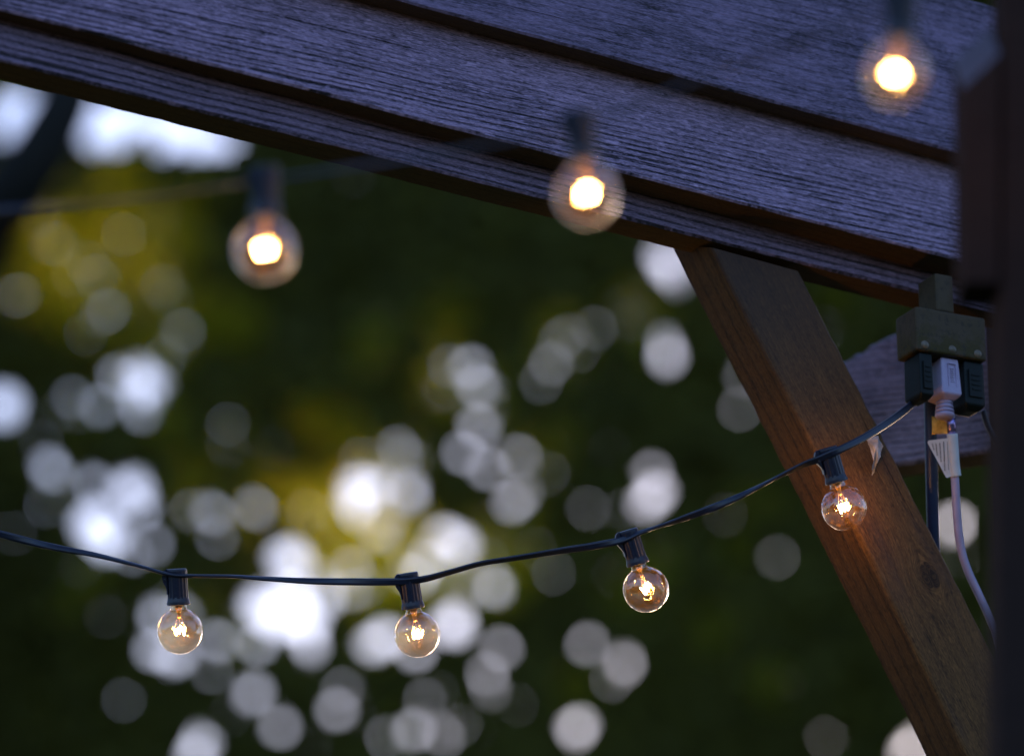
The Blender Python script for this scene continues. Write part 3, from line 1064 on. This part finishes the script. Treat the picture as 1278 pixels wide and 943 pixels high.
leaves, mats_i = [], []
NL = 11
for li in range(NL):
    sp = 0.050
    xs = np.arange(-4.2, 4.2, sp); zs = np.arange(4.6, 12.4, sp)
    gx, gz = np.meshgrid(xs, zs)
    n = gx.size
    y0 = 17.2 + li * 0.13
    c = np.stack([gx.ravel() + rng.uniform(-.5, .5, n) * sp * 1.1 + (li % 2) * sp / 2, y0 + rng.uniform(-.09, .09, n), gz.ravel() + rng.uniform(-.5, .5, n) * sp * 1.1 + (li % 3) * sp / 3], 1)
    px, py = project(c)
    yel = in_any(px, py, YEL)
    inview = (px > -60) & (px < 1340) & (py > -60) & (py < 1000)
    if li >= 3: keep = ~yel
    else: keep = np.ones(n, bool)
    if li >= 2: keep &= ~in_any(px, py, THIN)
    keep &= min_gap(px, py, gaps, 5.0)
    # outside the seen part the crown is looser
    keep &= inview | (rng.random(n) < 0.85)
    c = c[keep]; yl = yel[keep]
    thin = in_any(px, py, THIN)[keep]
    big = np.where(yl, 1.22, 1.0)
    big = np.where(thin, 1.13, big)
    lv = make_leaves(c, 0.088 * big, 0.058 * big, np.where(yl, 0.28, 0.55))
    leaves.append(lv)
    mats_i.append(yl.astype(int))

# looser outer crown leaves
nO = 100000
trees_c = [(-3.4, 18.4, 8.6, 3.6, 2.2, 4.6), (0.4, 18.6, 8.2, 3.0, 2.0, 4.4), (4.0, 18.2, 8.0, 3.4, 2.2, 4.2), (-9.0, 11.0, 6.5, 3.2, 3.0, 5.5), (9.5, 13.0, 6.5, 3.2, 3.0, 5.5)]  # last two crowns are unseen, added to screen off side light
for (cx, cy, cz, rx, ry, rz) in trees_c:
    a = rng.normal(0, 1, (nO // 5, 3)); a /= np.linalg.norm(a, axis=1)[:, None]
    rr_ = rng.uniform(0.55, 1.0, nO // 5) ** 0.6
    bumps = np.array([mnoise.noise((q[0] * 2.2 + cx, q[1] * 2.2, q[2] * 2.2)) for q in a]) * 0.22
    c = np.array([cx, cy, cz]) + a * (rr_ + bumps)[:, None] * np.array([rx, ry, rz])
    px, py = project(c)
    inview = (px > -80) & (px < 1360) & (py > -80) & (py < 1020)
    keep = ~inview & min_gap(px, py, gaps, 5.0)
    c = c[keep]
    leaves.append(make_leaves(c, 0.13, 0.085, 0.9)); mats_i.append((rng.random(len(c)) < 0.12).astype(int))

LV = np.concatenate(leaves); MI = np.concatenate(mats_i)
cen_ = LV.mean(1)
bnd = 0.35 * np.sin(cen_[:, 2] * 1.7) + 0.2 * np.sin(cen_[:, 2] * 4.1 + 1)
owner = np.where(cen_[:, 0] + bnd < -1.35, 0, np.where(cen_[:, 0] + bnd < 1.2, 1, 2))
owner = np.where((cen_[:, 0] < -6) & (cen_[:, 1] < 14.6), 3, np.where((cen_[:, 0] > 6) & (cen_[:, 1] < 16.1), 4, owner))


def leaf_mesh(name, lv, mi, parent):
    n = len(lv)
    me = bpy.data.meshes.new(name)
    inv = np.array(world_of(parent).inverted())
    v = lv.reshape(-1, 3) + inv[:3, 3]
    me.vertices.add(n * 6); me.vertices.foreach_set('co', v.ravel().astype(np.float32))
    # two quads per leaf, folded along the midrib (base 0, s1 1, s3 2, tip 3, s4 4, s2 5)
    base = np.arange(n)[:, None] * 6
    q = np.concatenate([base + np.array([[0, 1, 2, 3]]), base + np.array([[0, 3, 4, 5]])], 1).reshape(-1)
    me.loops.add(n * 8); me.loops.foreach_set('vertex_index', q.astype(np.int32))
    me.polygons.add(n * 2)
    me.polygons.foreach_set('loop_start', (np.arange(n * 2) * 4).astype(np.int32))
    me.polygons.foreach_set('loop_total', np.full(n * 2, 4, np.int32))
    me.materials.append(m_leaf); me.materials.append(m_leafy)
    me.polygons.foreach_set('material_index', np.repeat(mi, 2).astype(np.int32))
    me.update(calc_edges=True)
    o = bpy.data.objects.new(name, me); COL.objects.link(o); o.parent = parent
    return o


TL = ['broad tree at the left with yellow-green leaves and a big pale sky gap above',
      'dark green tree in the middle, sky gaps glinting through its lower crown',
      'dark green tree at the right, standing behind the brace']
TL += ['bushy low tree growing nearest the garden, left of all the others', 'bushy low tree growing right of all the others, past the dark post']  # two unseen trees, put in to keep low side light off the post
TX = [(-4.1, 18.6), (0.9, 18.9), (4.4, 18.7), (-9.0, 11.0), (9.5, 13.0)]
print('leaves', len(LV))
for ti in range(5):
    tr = empty('broadleaf_tree', (TX[ti][0], TX[ti][1], 0))
    tag(tr, TL[ti], 'tree', 'trees behind the pergola')
    sel = owner == ti
    leaf_mesh('crown', LV[sel], MI[sel], tr)
    bm = bmesh.new()
    x0, y0 = TX[ti]
    r_ = random.Random(ti + 20)
    tp = [Vector((x0, y0, -0.1)), Vector((x0 + .1, y0, 1.2)), Vector((x0 - .05, y0 + .1, 2.8)), Vector((x0 + .15, y0 + .1, 4.6)), Vector((x0 + .1, y0, 7.0)), Vector((x0, y0, 10.5))]
    tube(bm, catmull(tp, 8), lambda t: 0.26 * (1 - t) ** 0.8 + 0.03 + 0.10 * math.exp(-t * 18), 16)
    wmesh('trunk', bm, m_bark, tr, True)
    for k in range(6):
        z = 3.6 + k * 0.85; a = r_.uniform(0, 6.28)
        s = Vector((x0 + .1, y0, z)); e = s + Vector((math.cos(a) * 2.3, abs(math.sin(a)) * 0.5 + 0.1, 1.5 + r_.random()))
        bm = bmesh.new()
        tube(bm, catmull([s, s.lerp(e, 0.4) + Vector((0, 0, 0.25)), e], 8), lambda t: 0.09 * (1 - t) + 0.015, 10)
        wmesh('branch', bm, m_bark, tr, True)
    if ti == 0:
        # the thick limb seen at the upper left
        bm = bmesh.new()
        lp = [(-320, 1100, 17.6), (-260, 700, 16.8), (-140, 430, 16.2), (-38, 300, 15.9), (28, 222, 15.8), (74, 145, 15.8), (104, 60, 15.9), (150, -120, 16.0), (220, -330, 16.2)]
        tube(bm, catmull([Vector((x0, y0, 2.9))] + [P(*q) for q in lp], 8), lambda t: 0.15 * (1 - t) + 0.078, 16)
        lb = wmesh('branch', bm, m_bark, tr, True)
        lb['label'] = 'thick dark limb leaning across the pale sky gap'

# ------------------------------------------------------------------ ground
bm = bmesh.new()
bmesh.ops.create_grid(bm, x_segments=60, y_segments=60, size=400)
for v in bm.verts:
    r = math.hypot(v.co.x, v.co.y)
    if r > 60: v.co.z += 0.6 * mnoise.noise(v.co * 0.02)
kg = N('lawn')
tc = kg.n('ShaderNodeTexCoord').outputs['Object']
cg = kg.mix(kg.mapr(kg.noise(tc, 3, 6, 0.6), 0.3, 0.7), (0.03, 0.045, 0.014), (0.06, 0.08, 0.03))
bg = kg.n('ShaderNodeBsdfPrincipled', {'Base Color': cg, 'Roughness': 0.9})
g = obj('ground', bm, kg.finish(bg.outputs[0]))
tag(g, kind='structure')

# ------------------------------------------------------------------ light
SUN_EL = math.radians(9.0)
SUN_AZ = math.radians(-20.0)          # sun stands low behind the trees, a little to the left of the view axis
w = bpy.data.worlds.new('World')
S.world = w
w.use_nodes = True
nt = w.node_tree
bgn = nt.nodes['Background']
sky = nt.nodes.new('ShaderNodeTexSky')
sky.sky_type = 'NISHITA'
sky.sun_disc = False
sky.sun_elevation = SUN_EL
sky.sun_rotation = -SUN_AZ
sky.air_density = 1.0
sky.dust_density = 2.0
sky.ozone_density = 4.0
hs = nt.nodes.new('ShaderNodeMix'); hs.data_type = 'RGBA'; hs.blend_type = 'MULTIPLY'
hs.inputs[0].default_value = 1.0
hs.inputs[7].default_value = (1.08, 0.92, 0.95, 1)
nt.links.new(sky.outputs[0], hs.inputs[6])
nt.links.new(hs.outputs[2], bgn.inputs['Color'])
bgn.inputs['Strength'].default_value = 0.10

sl = bpy.data.lights.new('sun', 'SUN')
sl.energy = 0.12
sl.angle = math.radians(10)
sl.color = (1.0, 0.88, 0.72)
so = bpy.data.objects.new('sun', sl)
COL.objects.link(so)
sd = Vector((-math.sin(SUN_AZ) * math.cos(SUN_EL), math.cos(SUN_AZ) * math.cos(SUN_EL), math.sin(SUN_EL)))
so.rotation_euler = sd.to_track_quat('Z', 'Y').to_euler()

S.view_settings.view_transform = 'Standard'
S.view_settings.look = 'None'
S.view_settings.gamma = 1.0
S.view_settings.use_curve_mapping = False
S.view_settings.exposure = EXPO
S.render.engine = 'CYCLES'
cy = S.cycles
cy.use_denoising = True
cy.use_adaptive_sampling = False
cy.max_bounces = 10
cy.diffuse_bounces = 5
cy.glossy_bounces = 3
cy.transmission_bounces = 4
cy.transparent_max_bounces = 16
cy.caustics_reflective = False
cy.caustics_refractive = False
cy.sample_clamp_indirect = 4.0
